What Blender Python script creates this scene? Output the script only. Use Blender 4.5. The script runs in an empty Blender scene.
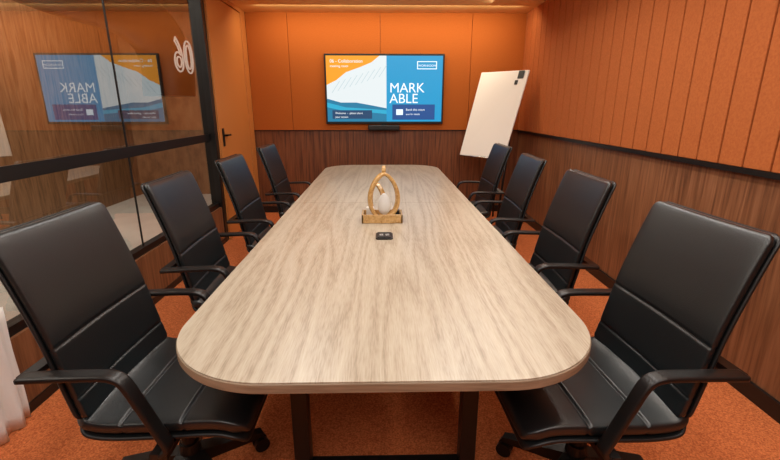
import bpy, bmesh, math, random
from mathutils import Vector, Matrix
random.seed(3)
S=bpy.context.scene
S.view_settings.view_transform='Standard'
S.view_settings.look='None'

def lin(c):
    return tuple(((v/255)/12.92 if v/255<=0.04045 else ((v/255+0.055)/1.055)**2.4) for v in c)+(1,)
def newmat(name):
    m=bpy.data.materials.new(name); m.use_nodes=True
    nt=m.node_tree; b=nt.nodes['Principled BSDF']; return m,nt,b
def plain(name,c,rough=0.5,metal=0,bump=0,bscale=200,spec=0.5):
    m,nt,b=newmat(name)
    b.inputs['Base Color'].default_value=lin(c); b.inputs['Roughness'].default_value=rough
    b.inputs['Metallic'].default_value=metal; b.inputs['Specular IOR Level'].default_value=spec
    if bump:
        tc=nt.nodes.new('ShaderNodeTexCoord'); n=nt.nodes.new('ShaderNodeTexNoise'); n.inputs['Scale'].default_value=bscale
        nt.links.new(tc.outputs['Object'],n.inputs['Vector'])
        bp=nt.nodes.new('ShaderNodeBump'); bp.inputs['Strength'].default_value=bump; bp.inputs['Distance'].default_value=0.004
        nt.links.new(n.outputs['Fac'],bp.inputs['Height']); nt.links.new(bp.outputs['Normal'],b.inputs['Normal'])
    return m
def emis(name,c,s=1.0):
    m,nt,b=newmat(name)
    b.inputs['Base Color'].default_value=(0.01,0.01,0.01,1)
    b.inputs['Roughness'].default_value=0.6
    b.inputs['Emission Color'].default_value=lin(c); b.inputs['Emission Strength'].default_value=s
    return m
def noisemat(name,c1,c2,scale,rough=0.8,bump=0.3,stretch=(1,1,1),detail=4,lo=0.35,hi=0.65):
    m,nt,b=newmat(name)
    tc=nt.nodes.new('ShaderNodeTexCoord'); mp=nt.nodes.new('ShaderNodeMapping'); mp.inputs['Scale'].default_value=stretch
    n=nt.nodes.new('ShaderNodeTexNoise'); n.inputs['Scale'].default_value=scale; n.inputs['Detail'].default_value=detail
    r=nt.nodes.new('ShaderNodeValToRGB'); r.color_ramp.elements[0].position=lo; r.color_ramp.elements[1].position=hi
    r.color_ramp.elements[0].color=lin(c1); r.color_ramp.elements[1].color=lin(c2)
    L=nt.links.new
    L(tc.outputs['Object'],mp.inputs['Vector']); L(mp.outputs['Vector'],n.inputs['Vector']); L(n.outputs['Fac'],r.inputs['Fac']); L(r.outputs['Color'],b.inputs['Base Color'])
    bp=nt.nodes.new('ShaderNodeBump'); bp.inputs['Strength'].default_value=bump; bp.inputs['Distance'].default_value=0.004
    L(n.outputs['Fac'],bp.inputs['Height']); L(bp.outputs['Normal'],b.inputs['Normal'])
    b.inputs['Roughness'].default_value=rough
    b.inputs['Specular IOR Level'].default_value=0.2
    return m
def wood(name,cl,cm,cd,stretch,rough=0.45,wscale=1.0,spec=0.5,plank=None,rings=7,ringw=0.22,fs=10.0,bs=0.8):
    m,nt,b=newmat(name); L=nt.links.new
    tc=nt.nodes.new('ShaderNodeTexCoord')
    def nz(sc,st,det,dist=0):
        mp=nt.nodes.new('ShaderNodeMapping'); mp.inputs['Scale'].default_value=st
        n=nt.nodes.new('ShaderNodeTexNoise'); n.inputs['Scale'].default_value=sc; n.inputs['Detail'].default_value=det; n.inputs['Distortion'].default_value=dist
        L(tc.outputs['Object'],mp.inputs['Vector']); L(mp.outputs['Vector'],n.inputs['Vector']); return n
    st=Vector(stretch)
    broad=nz(1.0*wscale,tuple(st*bs),2,0.2)
    fine=nz(fs*wscale,tuple(st),6,0.1)
    mu=nt.nodes.new('ShaderNodeMath'); mu.operation='MULTIPLY'; mu.inputs[1].default_value=rings
    L(broad.outputs['Fac'],mu.inputs[0])
    fr=nt.nodes.new('ShaderNodeMath'); fr.operation='PINGPONG'; fr.inputs[1].default_value=0.5; L(mu.outputs[0],fr.inputs[0])
    a=nt.nodes.new('ShaderNodeMath'); a.operation='MULTIPLY_ADD'; a.inputs[1].default_value=ringw*2; L(fr.outputs[0],a.inputs[0])
    f2=nt.nodes.new('ShaderNodeMath'); f2.operation='MULTIPLY'; f2.inputs[1].default_value=1-ringw; L(fine.outputs['Fac'],f2.inputs[0]); L(f2.outputs[0],a.inputs[2])
    r=nt.nodes.new('ShaderNodeValToRGB'); e=r.color_ramp.elements
    e[0].position=0.30; e[0].color=lin(cd); e[1].position=0.78; e[1].color=lin(cl)
    k=e.new(0.50); k.color=lin(cm)
    L(a.outputs[0],r.inputs['Fac'])
    out=r.outputs['Color']
    if plank:
        sx=nt.nodes.new('ShaderNodeSeparateXYZ'); L(tc.outputs['Object'],sx.inputs[0])
        d=nt.nodes.new('ShaderNodeMath'); d.operation='DIVIDE'; d.inputs[1].default_value=plank[1]; L(sx.outputs[plank[0]],d.inputs[0])
        fl=nt.nodes.new('ShaderNodeMath'); fl.operation='FLOOR'; L(d.outputs[0],fl.inputs[0])
        wn=nt.nodes.new('ShaderNodeTexWhiteNoise'); wn.noise_dimensions='1D'; L(fl.outputs[0],wn.inputs['W'])
        mr=nt.nodes.new('ShaderNodeMapRange'); mr.inputs['To Min'].default_value=1-plank[2]; mr.inputs['To Max'].default_value=1+plank[2]*0.4; L(wn.outputs['Value'],mr.inputs['Value'])
        vm=nt.nodes.new('ShaderNodeVectorMath'); vm.operation='SCALE'; L(out,vm.inputs[0]); L(mr.outputs[0],vm.inputs['Scale']); out=vm.outputs[0]
    L(out,b.inputs['Base Color'])
    bp=nt.nodes.new('ShaderNodeBump'); bp.inputs['Strength'].default_value=0.05; bp.inputs['Distance'].default_value=0.002
    L(fine.outputs['Fac'],bp.inputs['Height']); L(bp.outputs['Normal'],b.inputs['Normal'])
    b.inputs['Roughness'].default_value=rough; b.inputs['Specular IOR Level'].default_value=spec
    return m

M={}
M['leather']=plain('black_leather',(15,20,22),0.34,0,0.12,260,0.65)
M['blackmetal']=plain('black_metal',(28,25,24),0.36,0.3)
M['blackplastic']=plain('black_plastic',(15,16,17),0.45)
M['frame']=plain('black_frame',(14,13,13),0.4)
M['tablewood']=wood('pale_oak_laminate',(176,165,148),(163,150,131),(140,125,106),(16,1.0,1),rough=0.34,plank=('X',0.15,0.04),rings=12,ringw=0.25,fs=18,bs=0.3)
M['tableedge']=wood('oak_edge_band',(152,134,112),(138,120,98),(118,100,80),(1,1,14),rough=0.5)
M['walnutR']=wood('walnut_veneer_right',(154,104,72),(130,84,54),(98,60,38),(1,9,0.4),rough=0.42,plank=('Y',0.3,0.12),rings=8)
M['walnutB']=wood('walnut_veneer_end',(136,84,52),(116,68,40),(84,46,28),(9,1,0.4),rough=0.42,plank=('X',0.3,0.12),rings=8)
M['orange']=noisemat('orange_felt',(168,88,32),(178,96,38),90,0.85,0.15)
M['orangeR']=noisemat('orange_felt_right',(170,92,46),(182,102,53),90,0.85,0.15)
M['orangedoor']=plain('orange_door_paint',(196,124,62),0.45)
M['ceil']=noisemat('pale_wood_ceiling',(224,176,112),(232,186,122),5,0.8,0.0)
M['carpet']=noisemat('orange_carpet',(164,82,42),(218,126,74),150,0.95,0.5,detail=5,lo=0.34,hi=0.66)
M['white']=plain('whiteboard_white',(222,216,208),0.3)
M['egg']=plain('white_ceramic',(215,215,212),0.25)
M['fabric']=plain('white_fabric',(232,228,222),0.9,0,0.3,120)
M['chrome']=plain('chrome',(190,190,190),0.2,1)
M['bentwood']=wood('bent_beech',(206,168,112),(188,148,90),(160,120,66),(3,3,3),rough=0.22,wscale=3,spec=0.8)
M['tile']=noisemat('pale_tile',(206,202,194),(220,216,208),3,0.35,0.0)
M['corrwood']=wood('corridor_wood',(160,120,86),(140,102,70),(110,78,52),(1,7,0.6),rough=0.4)
M['darkceil']=plain('dark_ceiling',(44,38,34),0.8)
M['duct']=plain('dark_brown_duct',(34,20,14),0.45)
M['groove']=plain('felt_groove_backing',(74,36,18),0.8)
M['seam']=plain('tabletop_seam_joint',(110,92,74),0.6)  # darker strip marking the joint across the tabletop
M['sign']=emis('white_sign_glow',(225,215,200),0.8)  # white of the numerals is put in as emission, base nearly black

def setup(ob,mat,parent,smooth=False):
    S.collection.objects.link(ob)
    if mat: ob.data.materials.append(M[mat] if isinstance(mat,str) else mat)
    if parent: ob.parent=parent
    if smooth:
        for p in ob.data.polygons: p.use_smooth=True
    return ob
def meshob(name,bm,mat,parent=None,smooth=False,loc=None):
    bmesh.ops.recalc_face_normals(bm,faces=bm.faces)
    me=bpy.data.meshes.new(name); bm.to_mesh(me); bm.free()
    ob=bpy.data.objects.new(name,me); setup(ob,mat,parent,smooth)
    if loc: ob.location=loc
    return ob
def addbox(bm,x0,x1,y0,y1,z0,z1):
    v=[bm.verts.new((x,y,z)) for x in(x0,x1) for y in(y0,y1) for z in(z0,z1)]
    for f in((0,1,3,2),(4,6,7,5),(0,4,5,1),(2,3,7,6),(0,2,6,4),(1,5,7,3)): bm.faces.new([v[i] for i in f])
def box(name,x0,x1,y0,y1,z0,z1,mat,bevel=0,parent=None):
    bm=bmesh.new(); c=((x0+x1)/2,(y0+y1)/2,(z0+z1)/2)
    addbox(bm,x0-c[0],x1-c[0],y0-c[1],y1-c[1],z0-c[2],z1-c[2])
    ob=meshob(name,bm,mat,parent,loc=c)
    if bevel:
        b=ob.modifiers.new('bevel','BEVEL'); b.width=bevel; b.segments=3
    return ob
def boxes(name,lst,mat,bevel=0,parent=None):
    bm=bmesh.new()
    for l in lst: addbox(bm,*l)
    ob=meshob(name,bm,mat,parent)
    if bevel:
        b=ob.modifiers.new('bevel','BEVEL'); b.width=bevel; b.segments=2
    return ob
def empty(name,loc=(0,0,0),rz=0):
    e=bpy.data.objects.new(name,None); S.collection.objects.link(e); e.location=loc; e.rotation_euler=(0,0,rz); e.empty_display_size=0.1; return e
def cyl(name,r,h,loc,mat,parent=None,r2=None,seg=40,axis='Z',bevel=0):
    bm=bmesh.new(); bmesh.ops.create_cone(bm,cap_ends=True,segments=seg,radius1=r,radius2=r if r2 is None else r2,depth=h)
    ob=meshob(name,bm,mat,parent,smooth=False,loc=loc)
    for p in ob.data.polygons: p.use_smooth=len(p.vertices)==4
    if axis=='Y': ob.rotation_euler=(math.pi/2,0,0)
    if axis=='X': ob.rotation_euler=(0,math.pi/2,0)
    if bevel:
        b=ob.modifiers.new('bevel','BEVEL'); b.width=bevel; b.segments=3; b.limit_method='ANGLE'
    return ob
def catmull(P,n=16,closed=False):
    out=[]; N=len(P); rng=N if closed else N-1
    for i in range(rng):
        g=lambda k:(P[k%N] if closed else P[min(max(k,0),N-1)])
        a,b,c,d=[Vector(g(i+k)) for k in(-1,0,1,2)]
        for j in range(n):
            t=j/n
            out.append(0.5*((2*b)+(c-a)*t+(2*a-5*b+4*c-d)*t*t+(-a+3*b-3*c+d)*t**3))
    if not closed: out.append(Vector(P[-1]))
    return out
def resample(P,N):
    L=[0]
    for a,b in zip(P,P[1:]): L.append(L[-1]+(b-a).length)
    T=L[-1]; out=[]; j=0
    for i in range(N):
        s=T*i/(N-1)
        while j<len(L)-2 and L[j+1]<s: j+=1
        t=(s-L[j])/max(L[j+1]-L[j],1e-9); out.append(P[j].lerp(P[j+1],min(max(t,0),1)))
    return out,T
def pad_mesh(name,prof,W0,W1,th,rc,seams,dish,N=130,n=44,depth=0.36):
    """Upholstered pad lofted along an (x,z) profile; width along y."""
    P,T=resample(catmull([(a,b,0) for a,b in prof]),N)
    bm=bmesh.new(); rings=[]
    for i,p in enumerate(P):
        s=T*i/(N-1); a=P[max(i-1,0)]; b=P[min(i+1,N-1)]; t=(b-a).normalized()
        nx,nz=t.y,-t.x
        d=max(min(s,T-s),0.0004)
        W=(W0+(W1-W0)*s/T)/2
        hw=W if d>=rc else W-rc+math.sqrt(max(rc*rc-(rc-d)**2,0))
        r=th*0.6
        tf=1 if d>=r else math.sqrt(max(1-(1-d/r)**2,0.0006))
        dip=0
        for q in seams: dip=max(dip,math.exp(-((s-q*T)/0.0045)**2))
        ring=[]
        for k in range(n):
            A=2*math.pi*k/n; ca,sa=math.cos(A),math.sin(A); e=0.3
            y=hw*math.copysign(abs(ca)**e,ca); o=th/2*tf*math.copysign(abs(sa)**e,sa)
            o*=1-0.22*abs(y/W)**3
            o*=1-depth*dip
            off=dish*(y/W)**2
            ring.append(bm.verts.new((p.x+nx*(o+off),y,p.y+nz*(o+off))))
        rings.append(ring)
    for r0,r1 in zip(rings,rings[1:]):
        for k in range(n): bm.faces.new((r0[k],r0[(k+1)%n],r1[(k+1)%n],r1[k]))
    bm.faces.new(rings[0]); bm.faces.new(rings[-1])
    bmesh.ops.recalc_face_normals(bm,faces=bm.faces)
    me=bpy.data.meshes.new(name); bm.to_mesh(me); bm.free()
    for p in me.polygons: p.use_smooth=True
    return me
def ribbon_mesh(name,P,w,t,closed=False,yoff=0,wfn=None):
    bm=bmesh.new(); N=len(P); rings=[]
    for i,p in enumerate(P):
        a=P[(i-1)%N] if closed else P[max(i-1,0)]; b=P[(i+1)%N] if closed else P[min(i+1,N-1)]
        T=(b-a).normalized(); nx,nz=-T.y,T.x
        ww=w*(wfn(i/N) if wfn else 1); ring=[]
        for k in range(16):
            A=2*math.pi*(k+.5)/16; ca,sa=math.cos(A),math.sin(A); e=0.45
            y=ww/2*math.copysign(abs(ca)**e,ca); o=t/2*math.copysign(abs(sa)**e,sa)
            ring.append(bm.verts.new((p.x+nx*o,y+yoff,p.y+nz*o)))
        rings.append(ring)
    pr=list(zip(rings,rings[1:]))
    if closed: pr.append((rings[-1],rings[0]))
    for r0,r1 in pr:
        for k in range(16): bm.faces.new((r0[k],r0[(k+1)%16],r1[(k+1)%16],r1[k]))
    if not closed: bm.faces.new(rings[0]); bm.faces.new(rings[-1])
    bmesh.ops.recalc_face_normals(bm,faces=bm.faces)
    me=bpy.data.meshes.new(name); bm.to_mesh(me); bm.free()
    for p in me.polygons: p.use_smooth=True
    return me

# ---------------- room shell ----------------
XR=1.80; XL=-1.69; XD=-1.62; YB=5.70; YF=-1.6; H=2.46; SP=1.085; YP=4.36; PW=0.08
box('floor',XL-0.06,XR+0.1,YF-0.1,YB+0.1,-0.1,0,'carpet')
box('ceiling',XL-0.06,XR+0.1,YF-0.1,YB+0.1,H,H+0.1,'ceil')
box('wall_right',XR,XR+0.1,YF-0.1,YB+0.1,0,H,'walnutR')
box('wall_back',XL-0.06,XR,YB,YB+0.1,0,H,'walnutB')
box('wall_front',XL-0.06,XR,YF-0.1,YF,0,H,'walnutB')
box('wall_backing_right',XR-0.003,XR+0.01,YF,YB,SP,H,'groove')
pl=[]; y=YF
while y<YB-0.03:
    y1=min(y+0.16,YB-0.022)
    pl.append((XR-0.028,XR-0.003,y+0.005,y1-0.005,SP,H)); y+=0.16
boxes('wall_panel_right',pl,'orangeR',0.004)
pl=[]; x=XD
for w in (0.50,1.12,1.12,0.70):
    pl.append((x+0.002,min(x+w,XR)-0.002,YB-0.022,YB,SP,H)); x+=w
boxes('wall_panel_back',pl,'orange',0.003)
box('trim_1',XR-0.034,XR,YF,YB-0.03,SP-0.028,SP-0.001,'frame')
box('trim_2',XD,XR-0.03,YB-0.012,YB,SP-0.012,SP-0.001,'frame')
box('baseboard_right',XR-0.016,XR,YF,YB-0.02,0,0.085,'frame')
box('baseboard_back',XD,XR-0.02,YB-0.016,YB,0,0.085,'frame')
box('wall_left',XL-0.05,XL+0.05,YF,YP,0.05,0.38,'walnutR')
box('baseboard_left',XL-0.055,XL+0.056,YF,YP,0,0.05,'frame')
W=empty('window_1',(XL,0,0))
mg,nt,b=newmat('tinted_partition_glass')
for n in list(nt.nodes):
    if n.type!='OUTPUT_MATERIAL': nt.nodes.remove(n)
out=[n for n in nt.nodes][0]
tr=nt.nodes.new('ShaderNodeBsdfTransparent'); tr.inputs[0].default_value=(0.80,0.77,0.74,1)
gl=nt.nodes.new('ShaderNodeBsdfGlossy'); gl.inputs['Roughness'].default_value=0.0; gl.inputs['Color'].default_value=(0.95,1,1,1)
mx=nt.nodes.new('ShaderNodeMixShader'); mx.inputs[0].default_value=0.30
nt.links.new(tr.outputs[0],mx.inputs[1]); nt.links.new(gl.outputs[0],mx.inputs[2]); nt.links.new(mx.outputs[0],out.inputs[0])
for i,(a,c) in enumerate(((YF,-0.05),(-0.03,1.5),(1.52,2.93),(2.95,YP))):
    bm=bmesh.new(); v=[bm.verts.new(q) for q in((0,a,0.42),(0,c,0.42),(0,c,H-0.04),(0,a,H-0.04))]; bm.faces.new(v)
    meshob('glass_pane_%d'%(i+1),bm,mg,W)
boxes('rails',[(-0.03,0.03,YF,YP,0.38,0.425),(-0.03,0.03,YF,YP,H-0.04,H)],'frame',0,W)
boxes('manifestation_band',[(-0.004,0.006,YF,YP,1.045,1.115)],'frame',0,W)
boxes('joints',[(-0.005,0.005,c-0.004,c+0.004,0.42,H-0.04) for c in(-0.04,1.51,2.94)],'frame',0,W)
box('trim_3',XL-0.05,XD-0.01,YP,YP+PW,0,H,'frame',0.004)
cu=bpy.data.curves.new('number_sign','FONT'); cu.body='06'; cu.size=0.38; cu.align_x='CENTER'; cu.align_y='CENTER'
cu.fill_mode='NONE'; cu.bevel_depth=0.007; cu.space_character=1.05
so=bpy.data.objects.new('door_number_sign',cu); S.collection.objects.link(so); cu.materials.append(M['sign'])
so.location=(XL-0.02,4.05,1.78); so.rotation_euler=(math.pi/2,0,-math.pi/2)
D=empty('door_1',(XD,0,0))
y0=YP+PW
box('door_leaf',-0.04,0.0,y0+0.045,YB-0.21,0.008,2.41,'orangedoor',0.004,D)
boxes('door_jamb',[(-0.06,0.008,y0,y0+0.04,0,H),(-0.06,0.004,YB-0.2,YB-0.03,0,H),(-0.06,0.006,y0+0.04,YB-0.2,2.42,H)],'orangedoor',0.002,D)
boxes('door_handle',[(0,0.012,y0+0.09,y0+0.13,0.98,1.16),(0.012,0.05,y0+0.10,y0+0.12,1.08,1.10),(0.035,0.05,y0+0.10,y0+0.22,1.08,1.10)],'blackmetal',0.003,D)
box('floor_corridor',-3.9,XL-0.06,YF-0.1,7.0,-0.1,-0.0,'tile')
box('wall_corridor',-4.0,-3.9,YF-0.1,7.0,0,2.9,'corrwood')
box('wall_corridor_end',-3.9,XL-0.06,7.0,7.1,0,2.9,'corrwood')
box('ceiling_corridor',-4.0,XL-0.08,YF-0.1,7.1,2.9,3.0,'darkceil')
box('wall_corridor_side',XL-0.06,XD-0.06,YP+0.14,7.0,0,2.9,'corrwood')
cu=bpy.data.curves.new('ventilation_duct','CURVE'); cu.dimensions='3D'; cu.bevel_depth=0.25; cu.bevel_resolution=10; cu.use_fill_caps=True
sp=cu.splines.new('BEZIER'); pts=[(-2.75,1.2,2.45),(-2.55,3.8,2.32),(-2.3,4.65,2.15),(-2.22,4.8,1.9),(-2.22,4.8,1.48)]
sp.bezier_points.add(len(pts)-1)
for q,p in zip(sp.bezier_points,pts): q.co=p; q.handle_left_type=q.handle_right_type='AUTO'
du=bpy.data.objects.new('ventilation_duct',cu); S.collection.objects.link(du); cu.materials.append(M['duct'])

# ---------------- table ----------------
T=empty('conference_table',(0.01,2.89,0))
def rrect(hx,hy,r,seg=20):
    o=[]
    for cx,cy,a0 in((hx-r,hy-r,0),(-hx+r,hy-r,90),(-hx+r,-hy+r,180),(hx-r,-hy+r,270)):
        for k in range(seg+1):
            a=math.radians(a0+90*k/seg); o.append((cx+r*math.cos(a),cy+r*math.sin(a)))
    return o
def slab(name,hx,hy,r,z0,z1,mat,bev=0.0025,par=None):
    bm=bmesh.new(); pts=rrect(hx,hy,r)
    lo=[bm.verts.new((x,y,z0)) for x,y in pts]; hi=[bm.verts.new((x,y,z1)) for x,y in pts]
    bm.faces.new(hi); bm.faces.new(lo[::-1]); n=len(pts)
    for i in range(n): bm.faces.new((lo[i],lo[(i+1)%n],hi[(i+1)%n],hi[i]))
    ob=meshob(name,bm,mat,par or T)
    b=ob.modifiers.new('bevel','BEVEL'); b.width=bev; b.segments=2; b.limit_method='ANGLE'; b.angle_limit=math.radians(40)
    return ob
slab('table_edge',0.608,2.005,0.31,0.710,0.736,'tableedge')
slab('table_top',0.605,2.002,0.307,0.735,0.74,'tablewood',0.001)
box('top_seam',-0.605,0.605,-0.001,0.001,0.7385,0.7402,'seam',0,T)
for i,yy in enumerate((-1.52,1.52)):
    boxes('leg_frame_%d'%(i+1),[(-0.345,-0.285,yy-0.03,yy+0.03,0,0.71),(0.285,0.345,yy-0.03,yy+0.03,0,0.71),(-0.345,0.345,yy-0.03,yy+0.03,0.65,0.712),(-0.345,0.345,yy-0.03,yy+0.03,0.0,0.04)],'blackmetal',0.004,T)
boxes('under_beam',[(-0.04,0.04,-1.5,1.5,0.65,0.70),(-0.3,-0.25,-1.5,1.5,0.66,0.712),(0.25,0.3,-1.5,1.5,0.66,0.712)],'blackmetal',0.003,T)
box('cable_column',-0.025,0.025,-1.0,-0.9,0,0.66,'blackmetal',0.01,T)

# ---------------- chairs ----------------
seat_prof=[(0.305,0.405),(0.287,0.436),(0.22,0.452),(0.07,0.442),(-0.09,0.434),(-0.17,0.446),(-0.205,0.48)]
back_prof=[(-0.178,0.455),(-0.195,0.52),(-0.215,0.61),(-0.245,0.74),(-0.285,0.87),(-0.325,0.985),(-0.345,1.03)]
CM={}
CM['seat_cushion']=(pad_mesh('seat_cushion',seat_prof[::-1],0.50,0.52,0.058,0.06,(0.30,0.64),-0.008),'leather')
CM['back_cushion']=(pad_mesh('back_cushion',back_prof,0.49,0.475,0.036,0.03,(0.14,0.42),0.018,depth=0.36),'leather')
off=lambda P,dx,dz:[(a+dx,b+dz) for a,b in P]
CM['back_shell']=(pad_mesh('back_shell',off(back_prof,-0.020,0.0)[:],0.502,0.486,0.018,0.035,(),0.018,60,28),'blackplastic')
CM['seat_shell']=(pad_mesh('seat_shell',off(seat_prof[::-1],0,-0.034),0.51,0.525,0.02,0.06,(),-0.008,60,28),'blackplastic')
arm=catmull([(-0.285,0.642,0),(-0.20,0.646,0),(-0.08,0.65,0),(-0.03,0.647,0),(0.0,0.628,0),(0.03,0.565,0),(0.075,0.46,0),(0.095,0.41,0),(0.075,0.385,0)],8)
for sgn,nm in((-1,'armrest_1'),(1,'armrest_2')):
    CM[nm]=(ribbon_mesh(nm,arm,0.046,0.018,False,sgn*0.283),'blackmetal')
def base_mesh():
    bm=bmesh.new()
    addbox(bm,0.045,0.095,-0.30,0.30,0.375,0.395)
    addbox(bm,-0.11,0.15,-0.09,0.09,0.335,0.395)
    addbox(bm,-0.29,-0.255,-0.29,0.29,0.632,0.65)
    bmesh.ops.create_cone(bm,cap_ends=True,segments=24,radius1=0.026,radius2=0.026,depth=0.2,matrix=Matrix.Translation((0.0,0,0.25)))
    bmesh.ops.create_cone(bm,cap_ends=True,segments=24,radius1=0.045,radius2=0.035,depth=0.1,matrix=Matrix.Translation((0.0,0,0.125)))
    for i in range(5):
        a=math.radians(72*i+36); c,s=math.cos(a),math.sin(a)
        q=[]
        for r,w,z0,z1 in((0.02,0.03,0.085,0.14),(0.27,0.018,0.062,0.085)):
            for u,z in((-w,z0),(w,z0),(w,z1),(-w,z1)): q.append(bm.verts.new((r*c-u*s,r*s+u*c,z)))
        for f in((0,1,2,3),(7,6,5,4),(0,4,5,1),(1,5,6,2),(2,6,7,3),(3,7,4,0)): bm.faces.new([q[k] for k in f])
        for u in(-0.017,0.017):
            bmesh.ops.create_cone(bm,cap_ends=True,segments=20,radius1=0.03,radius2=0.03,depth=0.02,
                matrix=Matrix.Translation((0.26*c-u*s,0.26*s+u*c,0.031))@Matrix.Rotation(a,4,'Z')@Matrix.Rotation(math.pi/2,4,'X'))
    bmesh.ops.recalc_face_normals(bm,faces=bm.faces)
    me=bpy.data.meshes.new('star_base'); bm.to_mesh(me); bm.free(); return me
CM['star_base']=(base_mesh(),'blackmetal')
for k,(me,mt) in CM.items(): me.materials.append(M[mt])
def chair(x,y,rz):
    e=empty('office_chair',(x,y,0),rz)
    for k,(me,mt) in CM.items():
        o=bpy.data.objects.new(k,me); S.collection.objects.link(o); o.parent=e
ys=(1.30,2.17,3.04,3.97)
for i,y in enumerate(ys):
    chair((0.72,0.735,0.74,0.785)[i],y,math.pi+math.radians((3,0,-2,1)[i]))
    chair(-(0.72,0.735,0.725,0.71)[i],y+(0.04 if i==0 else 0),math.radians((-1,1,0,-1)[i]))

# ---------------- TV ----------------
V=empty('wall_television',(0.05,YB-0.022,1.58))
V.scale=(0.98,1,0.98)
box('tv_body',-0.755,0.755,-0.045,-0.0,-0.425,0.425,'blackplastic',0.006,V)
U=lambda px:(px-385)/60*0.745
Vv=lambda py:(88.5-py)*0.0118
lay=[0]
def poly(nm,pts,c,s=1.3):
    lay[0]+=1; yy=-0.0455-0.0004*lay[0]
    bm=bmesh.new(); bm.faces.new([bm.verts.new((U(a),yy,Vv(b_))) for a,b_ in pts])
    return meshob(nm,bm,emis('screen_'+nm,c,s),V)
poly('screen_white',[(326,54.5),(389,54.5),(389,122),(326,122)],(208,216,218))
poly('screen_blue',[(387,54.5),(444,54.5),(444,122),(387,122)],(10,140,188))
poly('screen_orange',[(326,54.5),(380,54.5),(372,61),(360,66),(346,71),(336,79),(326,84)],(236,146,26))
for k in range(9):
    a=(331+6*k,92-2.0*k); poly('screen_mesh_%d'%(k+1),[a,(a[0]+0.6,a[1]),(a[0]+8.6,a[1]-12),(a[0]+8,a[1]-12)],(170,190,194))
poly('screen_teal',[(326,98),(340,102),(356,102),(372,105),(387,108),(387,122),(326,122)],(12,110,146))
poly('screen_wave',[(326,102),(345,107),(360,108),(387,110),(387,114),(356,111),(340,110),(326,107)],(30,156,190))
poly('screen_navy',[(331,110),(372,110),(372,119),(331,119)],(14,60,96))
poly('screen_box',[(393,104),(437,104),(437,120),(393,120)],(16,70,130))
poly('screen_icon',[(397,109),(404,109),(404,115),(397,115)],(220,235,245))
for k,(a,b_,c,d) in enumerate(((418,438,60,60.8),(418,438,67.2,68),(418,418.8,60,68),(437.2,438,60,68))):
    poly('screen_outline_%d'%(k+1),[(a,c),(b_,c),(b_,d),(a,d)],(235,245,250))
def txt(s,px,py,size,c=(240,246,250),bold=0.0):
    cu=bpy.data.curves.new('t','FONT'); cu.body=s; cu.size=size; cu.offset=bold
    o=bpy.data.objects.new('screen_text',cu); S.collection.objects.link(o); cu.materials.append(emis('screen_text_'+s[:3],c,1.2))
    o.parent=V; o.location=(U(px),-0.060,Vv(py)); o.rotation_euler=(math.pi/2,0,0)
txt('MARK',390,91.5,0.165); txt('ABLE',390,102.5,0.165)
txt('06 - Collaboration',330,61.5,0.055); txt('meeting room',330,66,0.04)
txt('WORKROOM',419,65.5,0.036); txt('Book this room',407,110.5,0.038); txt('scan for details',407,115,0.03)
txt('Welcome  -  please share',334,114,0.034); txt('your screen',334,118,0.034)
B=empty('video_conference_bar',(0.04,YB-0.03,1.09))
box('bar_body',-0.2,0.2,-0.09,0.0,-0.005,0.06,'blackplastic',0.012,B)
cyl('lens',0.022,0.012,(0,-0.094,0.028),'frame',B,axis='Y')
box('bracket',-0.03,0.03,-0.03,0.02,0.05,0.10,'blackmetal',0.003,B)

# ---------------- flip chart ----------------
F=empty('flipchart_easel',(0,0,0))
BL=Vector((0.94,5.18,0.82)); BR=Vector((1.36,4.78,0.82)); TL=BL+Vector((0.27,0.27,0.95)); TR=BR+Vector((0.30,0.27,0.95))
nrm=(BR-BL).cross(TL-BL).normalized()
if nrm.y>0: nrm=-nrm
def slabq(nm,q,t,mat,bev=0.006):
    bm=bmesh.new(); a=[bm.verts.new(p) for p in q]; b_=[bm.verts.new(Vector(p)-nrm*t) for p in q]
    bm.faces.new(a); bm.faces.new(b_[::-1])
    for i in range(4): bm.faces.new((a[i],b_[i],b_[(i+1)%4],a[(i+1)%4]))
    ob=meshob(nm,bm,mat,F); m=ob.modifiers.new('bevel','BEVEL'); m.width=bev; m.segments=3
slabq('board',(BL,BR,TR,TL),0.022,'white',0.008)
w=(BR-BL).normalized(); u=(TL-BL).normalized()
o=TR-w*0.12-u*0.10+nrm*0.012
slabq('paper_clamp',(o,o+w*0.07,o+w*0.07+u*0.09,o+u*0.09),0.012,'blackplastic',0.004)
o=TR-w*0.14-u*0.17+nrm*0.012
slabq('marker_magnet',(o,o+w*0.035,o+w*0.035+u*0.05,o+u*0.05),0.012,'blackplastic',0.004)
def tube(nm,a,b_,r,mat,parent):
    a=Vector(a); b_=Vector(b_); d=b_-a
    bm=bmesh.new(); bmesh.ops.create_cone(bm,cap_ends=True,segments=16,radius1=r,radius2=r,depth=d.length)
    ob=meshob(nm,bm,mat,parent,smooth=True,loc=(a+b_)/2); ob.rotation_euler=d.to_track_quat('Z','Y').to_euler(); return ob
for i,c in enumerate((0.27,0.50)):
    top=BL+w*c+u*0.85-nrm*0.035
    bot=BL+w*(c+(0.03 if i==0 else 0.04))-u*0.60-nrm*0.035; bot.z=0.002; bot.x+=0.10
    tube('front_leg_%d'%(i+1),top,bot,0.012,'blackmetal',F)
tube('rear_leg',BL+w*0.29+u*0.85-nrm*0.05,(1.45,5.4,0.002),0.012,'blackmetal',F)
tube('tray',BL+w*0.02+nrm*0.01-u*0.01,BR-w*0.02+nrm*0.01-u*0.01,0.007,'chrome',F)

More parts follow.
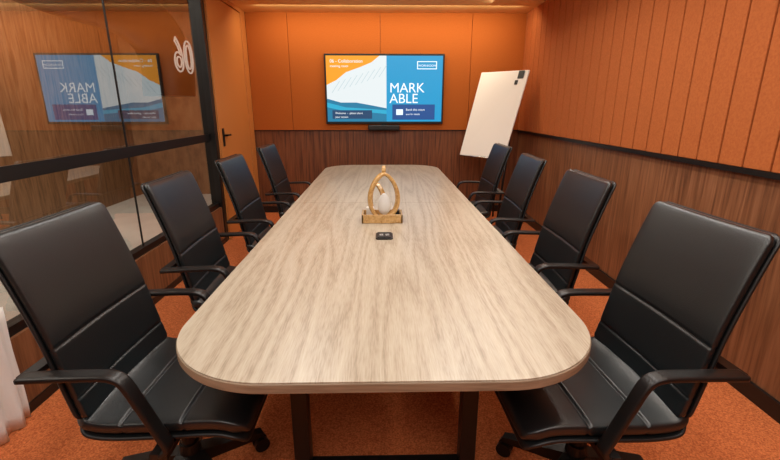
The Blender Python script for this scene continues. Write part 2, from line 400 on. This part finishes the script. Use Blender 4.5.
# ---------------- table decor ----------------
E=empty('wooden_ring_sculpture_tray',(0.005,2.40,0.7405))
boxes('tray',[(-0.115,0.115,-0.06,0.06,0,0.008),(-0.115,0.115,-0.066,-0.056,0,0.05),(-0.115,0.115,0.056,0.066,0,0.05),(-0.115,-0.105,-0.066,0.066,0,0.05),(0.105,0.115,-0.066,0.066,0,0.05)],'bentwood',0.002,E)
def tear(a,h,z0,m):
    P=[]
    for k in range(80):
        t=2*math.pi*k/80
        P.append(Vector((a*math.sin(t)*abs(math.sin(t/2))**m,z0+h*(1+math.cos(t))/2,0)))
    return P
me=ribbon_mesh('outer_ring',tear(0.09,0.25,0.02,0.35),0.045,0.02,True); me.materials.append(M['bentwood'])
r1=bpy.data.objects.new('outer_ring',me); S.collection.objects.link(r1); r1.parent=E; r1.location=(0.01,-0.03,0.005); r1.rotation_euler=(0.0,0,math.radians(14))
me=ribbon_mesh('inner_ring',tear(0.07,0.19,0.02,0.3),0.03,0.014,True); me.materials.append(M['bentwood'])
r2=bpy.data.objects.new('inner_ring',me); S.collection.objects.link(r2); r2.parent=E; r2.location=(-0.02,0.02,0); r2.rotation_euler=(0,math.radians(-6),math.radians(-50))
cyl('knob',0.013,0.055,(0.01,-0.03,0.292),'bentwood',E,r2=0.009)
bm=bmesh.new(); bmesh.ops.create_uvsphere(bm,u_segments=32,v_segments=20,radius=1)
for v in bm.verts: v.co=Vector((v.co.x*0.036*(1-0.15*v.co.z),v.co.y*0.018,v.co.z*0.062))
meshob('oval_insert',bm,'egg',E,True,loc=(0.012,-0.02,0.102))
boxes('notepads',[(-0.09,-0.045,-0.02,0.02,0.008,0.08)],'white',0.003,E)
boxes('pen_holder',[(0.06,0.098,-0.01,0.04,0.008,0.06)],'blackplastic',0.004,E)
G=empty('table_power_grommet',(0.015,2.08,0.7405))
slab('surround',0.043,0.055,0.014,0,0.007,'blackmetal',0.002,G)
slab('lid',0.036,0.047,0.010,0.006,0.011,'blackplastic',0.001,G)
boxes('sockets',[(-0.025,-0.005,-0.012,0.012,0.0105,0.0125),(0.005,0.025,-0.012,0.012,0.0105,0.0125)],'chrome',0.001,G)

# ---------------- curtain ----------------
bm=bmesh.new(); n=90; cols=[]
for i in range(n+1):
    s=i/n; y=0.95+s*0.75
    col=[]
    for j in range(9):
        z=0.005+0.55*j/8
        x=-1.61+0.018*math.sin(s*50)*(1.0-0.3*j/8)+0.004*math.sin(s*113+j)
        col.append(bm.verts.new((x,y,z)))
    cols.append(col)
for a,c in zip(cols,cols[1:]):
    for j in range(8): bm.faces.new((a[j],c[j],c[j+1],a[j+1]))
cur=meshob('white_curtain',bm,'fabric',None,True)
so_=cur.modifiers.new('solid','SOLIDIFY'); so_.thickness=0.004

# ---------------- lights ----------------
def area(name,loc,sx,sy,p,col=(1,0.96,0.9),rot=(0,0,0)):
    l=bpy.data.lights.new(name,'AREA'); l.shape='RECTANGLE'; l.size=sx; l.size_y=sy; l.energy=p; l.color=col
    o=bpy.data.objects.new(name,l); S.collection.objects.link(o); o.location=loc; o.rotation_euler=rot; return o
LF=emis('led_diffuser',(255,244,228),3.0)
def fixture(x,y,sx,sy):
    e=empty('ceiling_light_panel',(x,y,H))
    box('housing',-sx/2-0.015,sx/2+0.015,-sy/2-0.015,sy/2+0.015,-0.035,0,'frame',0.003,e)
    box('diffuser',-sx/2,sx/2,-sy/2,sy/2,-0.038,-0.03,LF,0,e)
fixture(-0.6,2.2,0.25,3.0); fixture(0.62,2.2,0.25,3.0)
LC=(1,0.97,0.92)
area('panel_light',(-0.6,2.2,H-0.05),0.25,3.0,28,LC); area('panel_light',(0.62,2.2,H-0.05),0.25,3.0,28,LC)
area('wash_light',(0.1,5.25,H-0.02),3.0,0.1,22,(1,0.86,0.62),(math.radians(28),0,0))
area('wash_light',(1.25,2.4,H-0.02),0.1,5.5,28,(1,0.92,0.8),(0,math.radians(30),0))
area('behind_camera_light',(0,-0.6,H-0.02),2.2,1.2,45,LC)  # area lamp near the ceiling behind the camera, without a fixture
area('corridor_fill',(-2.9,2.5,2.85),0.6,6.0,170,(1,0.92,0.8))  # added unseen lamp without a fixture, brightens the corridor behind the glass
w_=bpy.data.worlds.new('world'); S.world=w_; w_.use_nodes=True
w_.node_tree.nodes['Background'].inputs[0].default_value=(0.5,0.45,0.4,1); w_.node_tree.nodes['Background'].inputs[1].default_value=0.3

cam=bpy.data.cameras.new('camera'); co=bpy.data.objects.new('camera',cam); S.collection.objects.link(co)
cam.sensor_width=36; cam.lens=430/780*36; cam.clip_start=0.02
co.location=(0,0,1.37); co.rotation_euler=(math.radians(90-15.96),0,math.radians(-1.2)); S.camera=co
